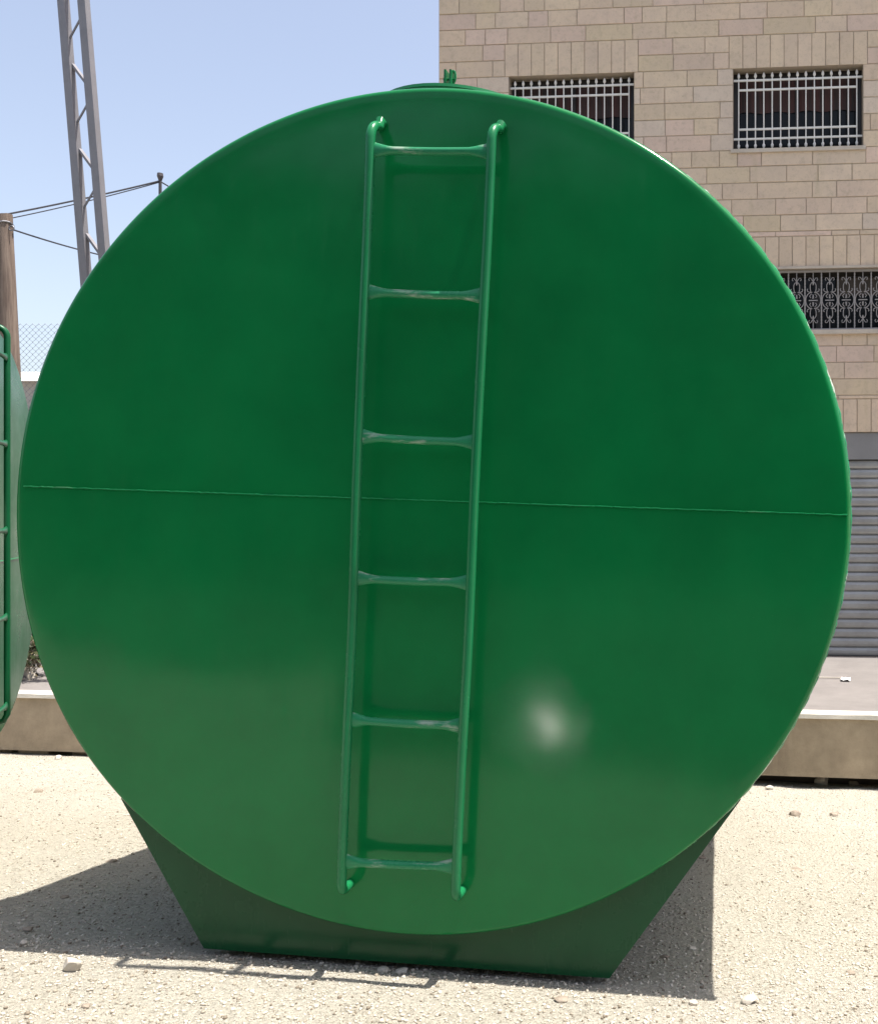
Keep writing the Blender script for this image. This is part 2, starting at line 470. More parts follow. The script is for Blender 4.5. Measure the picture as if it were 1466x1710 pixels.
# scrollwork window
u0, u1, z0, z1 = gw
f = MB()
for p, q_ in (((u0, .15, z0), (u0 + .05, .2, z1)), ((u1 - .05, .15, z0), (u1, .2, z1)), ((u0 + .05, .151, z1 - .05), (u1 - .05, .199, z1)), ((u0 + .05, .151, z0), (u1 - .05, .199, z0 + .05))): f.box(p, q_)
for k in range(1, 5):
    um = u0 + (u1 - u0) * k / 5; f.box((um - .025, .152, z0 + .05), (um + .025, .198, z1 - .05))
win = f.build('window', frame_m, bld)
MB().box((u0 + .01, .185, z0 + .01), (u1 - .01, .192, z1 - .01)).build('pane', glass_m, win)
c_ = MB(); c_.box((fl(1398, 500)[0], .165, z0 + (z1 - z0) * .62), (u1 - .06, .178, z1 - .06)); c_.build('curtain', mat('drab_curtain', (.07, .055, .045), .8), win)
iron = mat('grey_wrought_iron', (.30, .28, .275), .55)
gr = MB(); bay = 27.5 * px2m; hw = z1 - z0; y = .03
zm = (z0 + z1) / 2
def spiral(cx, cz, r0, a0, turns, sg, n=22):
    return [(cx + r0 * (1 - .75 * i / n) * math.cos(a0 + sg * 2 * math.pi * turns * i / n), y, cz + r0 * (1 - .75 * i / n) * math.sin(a0 + sg * 2 * math.pi * turns * i / n)) for i in range(n + 1)]
un = fl(1316, 500)[0]
u = un
k0 = int((u0 - un) / bay)
iu = [un + bay * k for k in range(k0 - 1, 60) if u0 + .02 < un + bay * k < u1 - .02]
tr = .0050
for uu in iu:
    pts = []; rs = []
    for i in range(41):
        pts.append((uu, y, z0 + hw * i / 40)); rs.append(.0066 + (.0025 if i % 2 else 0))
    gr.tube(pts, rs, 8)
    c0 = uu + bay / 2
    if c0 > u1 - .05: continue
    for sg in (1, -1):
        e = z1 if sg > 0 else z0
        H_ = hw / 2
        zf = lambda f_: zm + sg * H_ * f_
        gr.tube([(c0, y, zf(1)), (c0, y, zf(.55))], tr, 6)                      # stem
        gr.tube([(c0, y, zf(.62)), (c0, y, zf(.56)), (c0, y, zf(.50))], [.004, .011, .003], 6)
        for sx in (1, -1):
            gr.tube([(c0, y, zf(.60)), (c0 + sx * .014, y, zf(.68)), (c0 + sx * .030, y, zf(.74)), (c0 + sx * .045, y, zf(.74)), (c0 + sx * .050, y, zf(.68)), (c0 + sx * .040, y, zf(.65))], tr * .9, 6)
            gr.tube([(c0, y, zf(.60)), (c0 + sx * .020, y, zf(.58)), (c0 + sx * .033, y, zf(.50)), (c0 + sx * .033, y, zf(.38)), (c0 + sx * .026, y, zf(.29)), (c0 + sx * .04, y, zf(.27)), (c0 + sx * .062, y, zf(.30)), (c0 + sx * .068, y, zf(.36)), (c0 + sx * .058, y, zf(.38))], tr, 6)
            gr.tube([(c0 + sx * .006, y, zf(.06)), (c0 + sx * .002, y, zf(.18)), (c0 + sx * .020, y, zf(.22)), (c0 + sx * .040, y, zf(.14)), (c0 + sx * .026, y, zf(.08))], tr, 6)
    for sx in (1, -1):                                                          # facing C scrolls
        cpts = [(c0 + sx * (.010 +    .074 * math.sin(math.pi * i / 16)), y, zm + .092 * math.cos(math.pi * i / 16) * 1.0) for i in range(17)]
        gr.tube(cpts, tr, 6)
    gr.box((c0 - .05, y - .004, zm - .005), (c0 + .05, y + .004, zm + .005))
gr.box((u0, y - .012, z1 - .026), (u1, y + .012, z1 - .002)); gr.box((u0, y - .012, z0 + .002), (u1, y + .012, z0 + .024))
gr.build('grille', iron, win, smooth=50)
s_ = MB(); s_.box((u0 - .06, -.05, z0 - .05), (u1 + .06, .04, z0 - .003)); s_.box((u0 - .06, -.035, z1 + .003), (u1 + .06, -.004, z1 + .03)); s_.build('sill', sill_m, win)

# roller shutter
u0, u1, z0, z1 = sh
zl = fl(1440, 767)[1]
sm_ = mat('grey_shutter_metal', (.30, .30, .31), .45, .3); t = NT(sm_)
t.out(t.mix(t.val(t.noise(2.2, 6, .7), .40, .70, 0, .7), (.34, .34, .335), (.19, .18, .17)))
d_ = MB(); n = int((zl - z0) / .105); st = (zl - z0) / n
ring = []
prof = []
for i in range(n):
    zb_ = z0 + i * st
    prof += [(.075, zb_), (.052, zb_ + st * .10), (.044, zb_ + st * .32), (.044, zb_ + st * .62), (.054, zb_ + st * .88), (.075, zb_ + st * .96)]
d_.add([(u, yy, z_) for u in (u0, u1) for yy, z_ in prof], [(i, i + 1, len(prof) + i + 1, len(prof) + i) for i in range(len(prof) - 1)])
shu = d_.build('roller_shutter', sm_, bld)
MB().box((u0, .01, zl), (u1, .06, z1 - .002)).build('shutter_box', concrete('grey_lintel', (.245, .24, .24), .1, 3, .2, .1), shu)
d_ = MB(); d_.box((u0, .02, z0 + .003), (u0 + .06, .10, zl - .003)); d_.box((u0 + .06, .05, z0 + .003), (u1, .10, z0 + .05)); d_.build('guide_rail', mat('dark_rail', (.1, .1, .1), .5, .4), shu)

# ------------------------------------------------------------------ main tank
eL, eR_, eT, eB = loc(28, 858), loc(1421, 858), loc(752, 143.5), loc(701, 1565)
RX, RZ, LT = (eR_.x - eL.x) / 2, (eT.z - eB.z) / 2, 3.3
CX = (eL.x + eR_.x) / 2
tank = empty('storage_tank', TANK, 'large glossy green steel tank with a flat round end and central ladder', 'tank')
ccz = (eT.z + eB.z) / 2
NS = 256
def oor(i):
    d = 360 * i / NS
    return 1 + .017 * math.exp(-((d - 215) / 26)**2) + .006 * math.exp(-((d - 166) / 26)**2)
def ring(k, y, jit=0): return [(CX + (RX * oor(i) + k) * math.cos(2*math.pi*i/NS), y, ccz + (RZ * oor(i) + k) * math.sin(2*math.pi*i/NS)) for i in range(NS)]
# end plate: gently dished concentric rings, rounded flange at the rim
b = MB(); rings = []
for q_ in np.linspace(0.02, .97, 26):
    wob = .0015 * math.sin(5 * q_)
    rings.append([(CX + RX * oor(i) * q_ * math.cos(2*math.pi*i/NS), -.004 * (1 - q_**2) + wob * math.cos(4*math.pi*i/NS), ccz + RZ * oor(i) * q_ * math.sin(2*math.pi*i/NS)) for i in range(NS)])
for k in range(9):
    an_ = R(90) * k / 8
    rings.append(ring(-.019 + .019 * math.sin(an_), .019 - .019 * math.cos(an_)))
rings.append(ring(0, .036))
b.loft(rings)
plate = b.build('end_plate', M['paint'], tank, smooth=40)
b = MB(); jr = random.Random(5); vv = []
for i in range(720):
    th = 2 * math.pi * i / 720; oo = oor(i * NS / 720); p = Vector((CX + (RX * oo - .001) * math.cos(th), .040, ccz + (RZ * oo - .001) * math.sin(th)))
    vv.append(p)
b.tube(vv, [.0060 + .0012 * math.sin(i * .9) + jr.uniform(-.0008, .0012) for i, _ in enumerate(vv)], 6, closed=True); b.build('weld_bead', M['paint_bead'], plate, smooth=60)
b = MB(); s0 = loc(42, 812); s1 = loc(1414, 860); vv = []
ns = 260; R1 = []
for i in range(ns + 1):
    f_ = i / ns; x = s0.x + (s1.x - s0.x) * f_; z = s0.z + (s1.z - s0.z) * f_ + jr.uniform(-.0008, .0008)
    hh = .0022 + jr.uniform(0, .0012); wz = .0026 + jr.uniform(0, .0008)
    R1.append([(x, .006, z - wz), (x, -.004 - hh, z - wz * .4), (x, -.004 - hh, z + wz * .4), (x, .006, z + wz)])
b.loft(R1).build('weld_seam', M['paint_seam'], plate)
# shell and rear head
b = MB(); b.loft([ring(-.006, .037), ring(-.006, LT)], caps=False); b.loft([ring(.0, LT), ring(.0, LT + .04), ring(-.4, LT + .05)], caps=True)
for yy in (1.1, 2.2): b.tube(ring(-.006, yy), .006, 6, closed=True)
b.build('shell', M['paint'], tank, smooth=40)
# cradle
OV = .06
bl, br = loc(341, 1584, OV), loc(1017, 1634, OV); tl, tr_ = loc(202, 1333, OV), loc(1236, 1336, OV)
b = MB()
bz = -.02
def cradle_poly(o=0):
    def on(p): return (p.x, p.z)
    arc = []
    a0 = math.atan2((tr_.z - ccz) / RZ, (tr_.x - CX) / RX); a1 = math.atan2((tl.z - ccz) / RZ, (tl.x - CX) / RX)
    for i in range(33):
        th = a0 + (a1 - a0) * i / 32
        arc.append((CX + (RX - .01) * math.cos(th), ccz + (RZ - .01) * math.sin(th)))
    pts = []
    return [(bl.x + o, bl.z), (br.x - o, br.z), on(tr_)] + arc[1:-1] + [on(tl)]
pl = cradle_poly()
n = len(pl)
def plate_at(y0, y1):
    b.prism(pl, y0, y1)
plate_at(OV, OV + .012); plate_at(LT - .3, LT - .288)
tk = .012
for (p, q_, sx) in (((bl.x, bl.z), pl[-1], 1), ((br.x, br.z), pl[2], -1)):
    b.prism([p, (p[0] + sx * tk, p[1]), (q_[0] + sx * tk, q_[1]), q_], OV + .0125, LT - .3005)
b.box((bl.x + .015, OV + .0125, min(bl.z, br.z) + .001), (br.x - .015, LT - .3005, min(bl.z, br.z) + .012))
b.build('cradle', M['paint_cradle_shaded'], tank)
# manhole
mc = loc(775, 150, .50); mx = mc.x; my = .50
zl_ = loc(775, 148.5, .34).z
b = MB()
def circ(r_, z, n=48): return [(mx + r_ * math.cos(2*math.pi*i/n), my + r_ * math.sin(2*math.pi*i/n), z) for i in range(n)]
zt0 = ccz + RZ
b.loft([circ(.25, zt0 - .08), circ(.25, zl_ - .055)], caps=False)
b.loft([circ(.30, zl_ - .070), circ(.30, zl_ - .055), circ(.24, zl_ - .055)], caps=True)
mh = b.build('manhole', M['paint'], tank, smooth=40)
b = MB(); b.loft([circ(.30, zl_ - .053), circ(.298, zl_ - .042), circ(.16, zl_ - .004), circ(.02, zl_)], caps=True)
b.build('lid', M['paint_ladder'], mh, smooth=40)
b = MB(); e0 = loc(746, 143, .33); ez = loc(750, 118, .33).z; ex = loc(751, 130, .33).x
for dx in (-.011, .008):
    b.prism([(ex + dx - .0035, zl_ - .05), (ex + dx + .0035, zl_ - .05), (ex + dx + .0035, ez - .004), (ex + dx - .0035, ez - .004)], .31, .35)
pts = [(ex + .012 + .008 * math.cos(2*math.pi*i/16), .33 , ez - .022 + .021 * math.sin(2*math.pi*i/16)) for i in range(16)]
b.tube(pts, .0042, 8, closed=True); b.tube([(ex - .022, .33, ez - .03), (ex + .02, .33, ez - .03)], .005, 8)
b.build('lifting_lug', M['paint_ladder'], mh)
# ladder
lad = bpy.data.objects.new('ladder', None); C.objects.link(lad); lad.parent = tank
ST = .072
def rail(top, bot, at_top, at_bot):
    T = loc(*top, -ST); B_ = loc(*bot, -ST); A = loc(*at_top, 0); Z_ = loc(*at_bot, 0)
    pts = [Vector((A.x, .012, A.z)), Vector((A.x, -.012, A.z + .002))]
    up = (T - B_).normalized(); c = T - up * .055
    for i in range(9):
        q_ = R(90) * i / 8
        pts.append(Vector((c.x + (A.x - c.x) * (1 - math.sin(q_)) * .6 , -ST + .055 * (1 - math.sin(q_)), 0)) + Vector((0, 0, c.z + .055 * math.cos(q_))))
    for i in range(1, 24):
        pts.append(c.lerp(B_ + up * .035, i / 24) + Vector((.0015 * math.sin(i * .5), .001 * math.sin(i * .9), 0)))
    c2 = B_ + up * .035
    for i in range(9):
        q_ = R(90) * i / 8
        pts.append(Vector((c2.x + (Z_.x - c2.x) * (1 - math.cos(q_)) * .5, -ST + .035 * (1 - math.cos(q_)), c2.z - .035 * math.sin(q_))))
    pts.append(Vector((Z_.x, .012, c2.z - .035)))
    MB().tube(pts, .0146, 16).build('rail', M['paint_ladder'], lad, smooth=50)
    f = lambda z: c2.x + (c.x - c2.x) * (z - c2.z) / (c.z - c2.z)
    return f
fa = rail((620, 200), (570, 1492), (638, 206), (583, 1488))
fb = rail((822, 204), (760, 1503), (838, 212), (771, 1500))
for (y0_, y1_) in ((250, 252), (487, 493), (729, 738), (966, 973), (1203, 1213), (1441, 1449)):
    zA = loc(606, y0_, -ST).z; zB = loc(790, y1_, -ST).z
    xA = fa(zA) + .010; xB = fb(zB) - .010
    rg = []
    for i in range(25):
        f_ = i / 24; e = max(0, 1 - f_ * 6, 1 - (1 - f_) * 6) ** 1.3
        hz = .0125 + .0125 * e; hy = .0125 - .006 * e
        sag = -.003 * math.sin(math.pi * f_)
        x = xA + (xB - xA) * f_; z = zA + (zB - zA) * f_ + sag
        rg.append([(x, -ST + .002 + hy * math.cos(2*math.pi*k/14), z + hz * math.sin(2*math.pi*k/14)) for k in range(14)])
    MB().loft(rg).build('rung', M['paint_rung'], lad, smooth=50)

# ------------------------------------------------------------------ second tank at the left edge
A2 = R(24); n2 = Vector((math.cos(A2), math.sin(A2), 0)); D2 = 4.6; R2 = 1.05
c2_ = at(-15, 892, D2)
t2 = Vector((-math.sin(A2), math.cos(A2), 0))          # along the plate, away from the camera
# local frame: x along the plate, y into the tank, z up
xl, yl = t2, -n2
zf2 = zg(c2_.x, c2_.y); H2 = c2_.z - zf2
T2 = frame(Vector((c2_.x, c2_.y, zf2)), xl, yl, zz)
tk2 = empty('storage_tank', T2, 'paler dusty green tank cut off at the left edge of the photo', 'tank')
def ring2(k, y): return [((R2 + k) * math.cos(2*math.pi*i/160), y, H2 + (R2 + k) * math.sin(2*math.pi*i/160)) for i in range(160)]
b = MB(); b.loft([ring2(-.7, 0), ring2(-.3, 0), ring2(-.018, 0)] + [ring2(-.018 + .018 * math.sin(R(q_)), .018 - .018 * math.cos(R(q_))) for q_ in (20, 45, 70, 90)] + [ring2(0, .04)])
p2 = b.build('end_plate', M['paint_old'], tk2, smooth=40)
b = MB(); b.loft([ring2(-.006, .041), ring2(-.006, 3.0)], caps=False); b.loft([ring2(0, 3.0), ring2(0, 3.04)]); b.build('shell', M['paint_old'], tk2, smooth=40)
zsm = c2_.z - 48 / F * D2 - zf2
b = MB(); b.loft([[(x, .003, zsm - .004), (x, -.004, zsm - .002), (x, -.004, zsm + .002), (x, .003, zsm + .004)] for x in np.linspace(-1.04, 1.04, 80)]); b.build('weld_seam', M['paint_seam'], p2)
b = MB()
for yy in (.7, 2.6): b.prism([(-.45, -.05), (.45, -.05), (.72, H2 - .74), (-.72, H2 - .74)], yy, yy + .02)
b.box((-.40, .72, -.02), (.40, 2.6, .10))
b.build('cradle', M['paint_old'], tk2)
lad2 = bpy.data.objects.new('ladder', None); C.objects.link(lad2); lad2.parent = tk2
xo = -.19
ztp = H2 + (892 - 537) / F * 4.5; zbt = H2 - (1215 - 892) / F * 4.5
for sx in (-.18, .18):
    x = xo + sx; s_ = .07; c = ztp - .05
    pts = [(x, .01, ztp)] + [(x, -s_ + .05 * (1 - math.sin(R(90) * i / 6)), c + .05 * math.cos(R(90) * i / 6)) for i in range(7)]
    pts += [(x, -s_, c + (zbt - c) * i / 6) for i in range(1, 6)]
    pts += [(x, -s_, zbt + .04), (x, -s_ + .015, zbt + .01), (x, -s_ + .05, zbt), (x, .01, zbt)]
    MB().tube(pts, .0145, 12).build('rail', M['paint_old'], lad2, smooth=50)
for py in (590, 738, 886, 1034, 1186):
    z = H2 + (892 - py) / F * 4.5
    rg = []
    for i in range(13):
        f_ = i / 12; e = max(0, 1 - f_ * 5, 1 - (1 - f_) * 5)
        rg.append([(xo - .172 + .344 * f_, -.07 + (.011 - .004 * e) * math.cos(2*math.pi*k/10), z + (.012 + .011 * e) * math.sin(2*math.pi*k/10)) for k in range(10)])
    MB().loft(rg).build('rung', M['paint_old'], lad2, smooth=50)
paper = mat('white_paper', (.75, .74, .71), .7)
ink = mat('grey_print', (.12, .12, .13), .7)
zc = H2 + (892 - 871) / F * 4.6
st_ = MB().box((xo - .26, -.004, zc - .085), (xo + .165, -.0015, zc + .085)).build('sticker', paper, tk2)
b = MB(); q2 = random.Random(2)
for k in range(6):
    zz_ = zc + .06 - k * .024; x = xo - .24
    while x < xo + .14:
        l_ = q2.uniform(.02, .07); b.box((x, -.0055, zz_ - .004), (min(x + l_, xo + .15), -.0042, zz_ + .004)); x += l_ + q2.uniform(.012, .03)
b.build('print', ink, st_)

# ------------------------------------------------------------------ lattice mast
mast_m = mat('galvanised_steel', (.30, .29, .30), .55, .25); t = NT(mast_m)
t.out(t.mix(t.val(t.noise(5, 6, .7), .45, .75, 0, .5), (.205, .198, .215), (.13, .122, .13)), None, t.bump(t.noise(80, 4, .6), .15, .004))
DM = 8.9
mA = at(103.5, 0, DM); mB = at(142.0, 470, DM)         # left leg centre line
sl_ = (mA - mB) / (mA.z - mB.z)
base = mB + sl_ * (zs - mB.z)
axz = sl_.normalized(); axx = (Vector((.93, -.36, 0))); axx = (axx - axz * axx.dot(axz)).normalized(); axy = axz.cross(axx)
MF = frame(base, axx, axy, axz)
mast = empty('lattice_mast', MF, 'tall leaning grey steel lattice mast rising behind the large green tank', 'mast')
wl = 44 * DM / F / axx.x; hl = .20; LM = 11.0           # leg spacing, mast depth
fw = .085; tkk = .009
for k, x in enumerate((0.0, wl)):
    b = MB(); sg = 1
    # channel: web towards the viewer's left, flanges running right
    b.box((x - .050, -.010, 0), (x + .050, 0, LM))
    b.box((x + .050 - tkk, .0005, 0), (x + .050, .042, LM))
    b.build('leg', mast_m, mast)
IM = MF.inverted()
def mz(py):                                           # height on the mast of a pixel row
    o = IM @ EYE; d = IM.to_3x3() @ ray(130, py); tt = -o.y / d.y; return (o + d * tt).z
rows = []
per = mz(25) - mz(172)
z_ = mz(25)
def lacing(yy, zoff, flip):
    zt = z_ + zoff
    while zt > -.5:
        for (a0, a1, lr) in ((zt, zt - per * .20, -1), (zt - per * .50, zt - per * .80, 1)):
            if a1 < .05: continue
            xa, xb = (wl - .04, .045) if (lr < 0) != flip else (.045, wl - .04)
            b = MB(); th = .030 if lr > 0 else .018
            b.prism([(xa, a0), (xa, a0 - th * 1.3), (xb, a1 - th * 1.3), (xb, a1)], yy, yy + .006)
            b.prism([(xa, a0), (xa, a0 - .006), (xb, a1 - .006), (xb, a1)], yy + .0062, yy + (.02 if lr < 0 else .035))
            b.build('lacing_bar', mast_m, mast)
        zt -= per
lacing(.012, per * 3, False)

# ------------------------------------------------------------------ wooden post, cables, thin pole
wood = mat('weathered_wood', (.28, .22, .18), .9, spec=.2); t = NT(wood)
col = t.ramp(t.noise(6, 6, .65, t.mapping((6, 6, .35))), [(.3, (.11, .08, .068)), (.5, (.20, .152, .125)), (.72, (.285, .225, .185))])
t.out(col, None, t.bump(t.noise(16, 6, .7, t.mapping((5, 5, .3))), .6, .012))
DP_ = 8.5
pt = at(7, 362, DP_); pb_ = at(10, 800, DP_); dv = (pb_ - pt) / (pt.z - pb_.z); pb = pt + dv * (pt.z - zs)
post = empty('wooden_post', frame(pb, Vector((1,0,0)), Vector((0,1,0)), zz), 'weathered round wooden post standing behind the paler left tank', 'post')
b = MB(); rg = []
POL = [(361, 7), (458, 11.5), (542, 15), (640, 19.5), (800, 21), (1000, 17), (1150, 12)]
def pol(f_):
    py = 1145 + (361 - 1145) * f_
    for (a0, b0), (a1, b1) in zip(POL[:-1], POL[1:]):
        if a0 <= py <= a1: break
    return at(b0 + (b1 - b0) * (py - a0) / (a1 - a0), py, DP_) - pb
for i in range(25):
    f_ = i / 24; c = pol(f_); rr0 = .084 - .016 * f_
    rg.append([(c.x + rr0 * (1 + .06 * math.sin(3*k + f_ * 4)) * math.cos(2*math.pi*k/20), c.y + rr0 * (1 + .06 * math.sin(3*k + f_ * 4)) * math.sin(2*math.pi*k/20), c.z + (.02 * math.cos(2*math.pi*k/20) if i == 24 else 0)) for k in range(20)])
b.loft(rg).build('trunk', wood, post, smooth=60)
wire = mat('dark_cable', (.035, .035, .045), .6)
b = MB(); c = pt - pb; hk_ = c + Vector((0, 0, -.10)) - Vector((c.x, c.y, 0)).normalized() * 0 + dv * .10 * 0
b.tube([(hk_.x + .074 * math.cos(2*math.pi*k/18), hk_.y + .074 * math.sin(2*math.pi*k/18), hk_.z + .045 * math.sin(2*math.pi*k/18 + 2.2)) for k in range(18)], .008, 6, closed=True)
e = at(20, 381, DP_ - .03) - pb
b.tube([e + Vector((.022 * math.cos(2*math.pi*k/12), 0, .022 * math.sin(2*math.pi*k/12))) for k in range(12)], .006, 6, closed=True)
b.build('wire_loop', mat('wire_metal', (.22, .22, .24), .5, .6), post)
def cable(a, b_, sag, label, r_=.0085, n=24):
    pts = []
    for i in range(n + 1):
        f_ = i / n; p = a.lerp(b_, f_); p.z -= sag * 4 * f_ * (1 - f_); pts.append(p)
    o = MB().tube(pts, r_, 6).build('cable', wire)
    return tag(o, label, 'cable')
cable(at(24, 384, DP_), at(240, 440, 11.5), .03, 'dark cable running down from wooden post past the lattice mast', .008)
DT = 14.0
cable(at(-500, 434, 10.5), at(268, 302, DT), .10, 'thicker upper overhead cable sloping up to the thin pole', .012)
cable(at(-500, 440, 10.5), at(268, 304, DT), .14, 'thinner lower overhead cable just beneath the thick one', .0075)
cable(at(268, 303, DT), at(520, 440, 16), .03, 'short dark cable falling from the thin pole behind the tank', .011)
tp = at(268, 290, DT)
pole = empty('thin_pole', frame(Vector((tp.x, tp.y, zs)), Vector((1,0,0)), Vector((0,1,0)), zz), 'thin dark pole tip carrying cables just above the tank rim', 'pole')
hgt = tp.z - zs
MB().tube([(0, 0, 0), (0, 0, hgt - .16), (0, 0, hgt)], [.03, .022, .022], 10).build('shaft', mat('dark_pole', (.05, .045, .05), .6), pole)
MB().tube([(0, 0, hgt - .10), (0, 0, hgt - .04), (0, 0, hgt + .005)], [.025, .045, .04], 10).build('insulator', mat('pole_cap', (.07, .06, .065), .5), pole)

# ------------------------------------------------------------------ low building, chain link fence, shrub
DLB = 15.0
lb0 = at(-700, 638, DLB); lb1 = at(330, 638, DLB)
zr = lb0.z
lb = empty('low_building', frame(Vector((lb0.x, lb0.y, zs)), Vector((1,0,0)), Vector((0,1,0)), zz), 'low grey rendered building with a white roof edge behind the fence', 'building')
lw = lb1.x - lb0.x; lh = zr - zs
MB().box((0, 0, -.3), (lw, 5, lh)).build('wall', concrete('grey_render', (.42, .40, .37), .15, 2, .35), lb)
b = MB(); b.add([(-.1, -.15, lh + .003), (lw + .1, -.15, lh + .003), (lw + .1, .45, lh + .23), (-.1, .45, lh + .23), (-.1, 5.1, lh + .003), (lw + .1, 5.1, lh + .003)], [(0,1,2,3), (3,2,5,4), (0,4,5,1), (0,3,4), (1,5,2)]); b.build('roof', mat('white_roof_edge', (.80, .78, .72), .7), lb)
MB().box((.5, -.016, lh - .50), (lw - .5, -.004, lh - .44)).build('gutter', mat('gutter', (.2, .19, .18), .6), lb)
DFN = 10.2
fz = at(60, 545, DFN).z - zs
fA, fB = at(-420, 600, DFN), at(260, 600, DFN)
fence = empty('chain_link_fence', frame(Vector((fA.x, fA.y, zs)), Vector((1,0,0)), Vector((0,1,0)), zz), 'pale chain link fence between wooden post and large tank', 'fence')
fwid = fB.x - fA.x
wm = mat('galvanised_wire', (.13, .13, .17), .5, .2)
b = MB(); cell = .034; ncol = int(fwid / cell); vv = []; ff = []
for i in range(ncol):
    x0 = i * cell; zc_ = fz + .03; pts = []; s_ = i % 2
    while zc_ > fz - 1.9:
        pts.append((x0 + (cell * 1.03 if s_ else -cell * .03), .003 * (1 if s_ else -1), zc_)); zc_ -= cell; s_ ^= 1
    b.tube(pts, .0021, 5, caps=False)
b.build('mesh', wm, fence)
pm = mat('fence_post', (.33, .33, .34), .5, .4)
for x in (.05, fwid - .05):
    MB().tube([(x, .03, 0), (x, .03, fz + .05)], .025, 10).build('post', pm, fence)
MB().tube([(.05, .02, .25), (fwid - .05, .02, .25)], .005, 6).build('tension_wire', wm, fence)
b = MB(); b.box((-.2, -.09, -.1), (fwid + .2, .09, .26)); b.build('plinth', concrete('fence_plinth', (.36, .33, .3)), fence)

def shrub(px, py, d, hgt, spread, label, seed, nleaf):
    q_ = random.Random(seed); p0 = hit_z(px, py, zs)
    s = empty('shrub', frame(Vector((p0.x, p0.y, zs)), Vector((1,0,0)), Vector((0,1,0)), zz), label, 'shrub')
    b = MB(); tips = []
    def br(p, dv_, l, r_, lev):
        pts = [p]; q = p
        for k in range(4):
            dv_ = (dv_ + Vector((q_.uniform(-.3,.3), q_.uniform(-.3,.3), q_.uniform(-.1,.2)))).normalized(); q = q + dv_ * l / 4; pts.append(q)
            if lev > 0: tips.append(q)
        b.tube(pts, [r_ * (1 - .13 * k) for k in range(5)], 7)
        if lev < 2:
            for k in range(4):
                br(pts[q_.randint(1, 4)], (dv_ + Vector((q_.uniform(-1,1), q_.uniform(-1,1), q_.uniform(-.2,.6)))).normalized(), l * .62, r_ * .55, lev + 1)
    for k in range(4):
        br(Vector((q_.uniform(-.1,.1) * spread, q_.uniform(-.1,.1), -.02)), Vector((q_.uniform(-.5,.5) * spread, q_.uniform(-.4,.4), 1)).normalized(), hgt * .55, .022, 0)
    b.build('stem', M['bark'], s, smooth=60)
    l_ = MB()
    for k in range(nleaf):
        p = q_.choice(tips) + Vector((q_.gauss(0,.07), q_.gauss(0,.07), q_.gauss(0,.06)))
        a_ = Vector((q_.uniform(-1,1), q_.uniform(-1,1), q_.uniform(-.6,.8))).normalized(); c_ = a_.cross(Vector((q_.uniform(-1,1), q_.uniform(-1,1), q_.uniform(-1,1)))).normalized()
        L = q_.uniform(.025,.055); w_ = L * .38
        tone = q_.choice([(.06,.085,.03), (.09,.10,.04), (.14,.115,.06), (.10,.07,.045), (.05,.06,.03)])
        l_.add([p, p + a_ * L * .5 + c_ * w_, p + a_ * L, p + a_ * L * .5 - c_ * w_], [(0,1,2,3)], tone)
    l_.build('foliage', M['leaf'], s)
M['bark'] = mat('pale_bark', (.42, .38, .32), .9)
lm = mat('dry_leaf', (.08, .08, .04), .7); t = NT(lm); an = t.n('ShaderNodeAttribute', attribute_name='tone'); t.out(an.outputs['Color']); M['leaf'] = lm
shrub(56, 1133, 0, .62, 1.0, 'dry brown shrub with pale stems glimpsed between the two tanks', 4, 1800)

# ------------------------------------------------------------------ loose stones, scraps, gravel
rock_m = mat('limestone_rock', (.56, .51, .43), .92, spec=.2); t = NT(rock_m)
t.out(t.ramp(t.noise(14, 6, .7), [(.3, (.44, .385, .31)), (.7, (.64, .60, .53))]), None, t.bump(t.noise(45, 6, .7), .5, .008))
rock_d = mat('brown_rock', (.30, .25, .20), .92, spec=.2); t = NT(rock_d)
t.out(t.ramp(t.noise(14, 6, .7), [(.3, (.21, .17, .13)), (.7, (.38, .325, .265))]), None, t.bump(t.noise(45, 6, .7), .5, .008))
import bmesh
def rock(px, py, wpx, label, m=rock_m, flat=.6, seed=0, grp='loose stones on the gravel'):
    q_ = random.Random(seed * 13 + 5); d = ground_hit(px, py); s = wpx / 2 / F * d; p = EYE + ray(px, py) * d
    bm = bmesh.new(); bmesh.ops.create_icosphere(bm, subdivisions=3, radius=1)
    off = Vector((q_.uniform(0, 50),) * 3); pls = [(Vector((q_.gauss(0,1), q_.gauss(0,1), q_.gauss(0,1))).normalized(), q_.uniform(.55, .85)) for _ in range(9)]
    for v in bm.verts:
        c = v.co.copy()
        for n_, h_ in pls:
            k = c.dot(n_)
            if k > h_: c -= n_ * (k - h_) * .95
        c *= 1 + .10 * mn.noise(c * 2.3 + off)
        v.co = Vector((c.x * s * 1.15, c.y * s * q_.uniform(.98, 1.0) * .85, c.z * s * flat))
    me = bpy.data.meshes.new('stone'); bm.to_mesh(me); bm.free(); me.materials.append(m); me.shade_smooth(); me.set_sharp_from_angle(angle=R(28))
    o = bpy.data.objects.new('stone', me); C.objects.link(o); o.location = (p.x, p.y, zg(p.x, p.y) + s * flat * .45); o.rotation_euler = (0, 0, q_.uniform(-.6, .6))
    return tag(o, label, 'stone', grp)
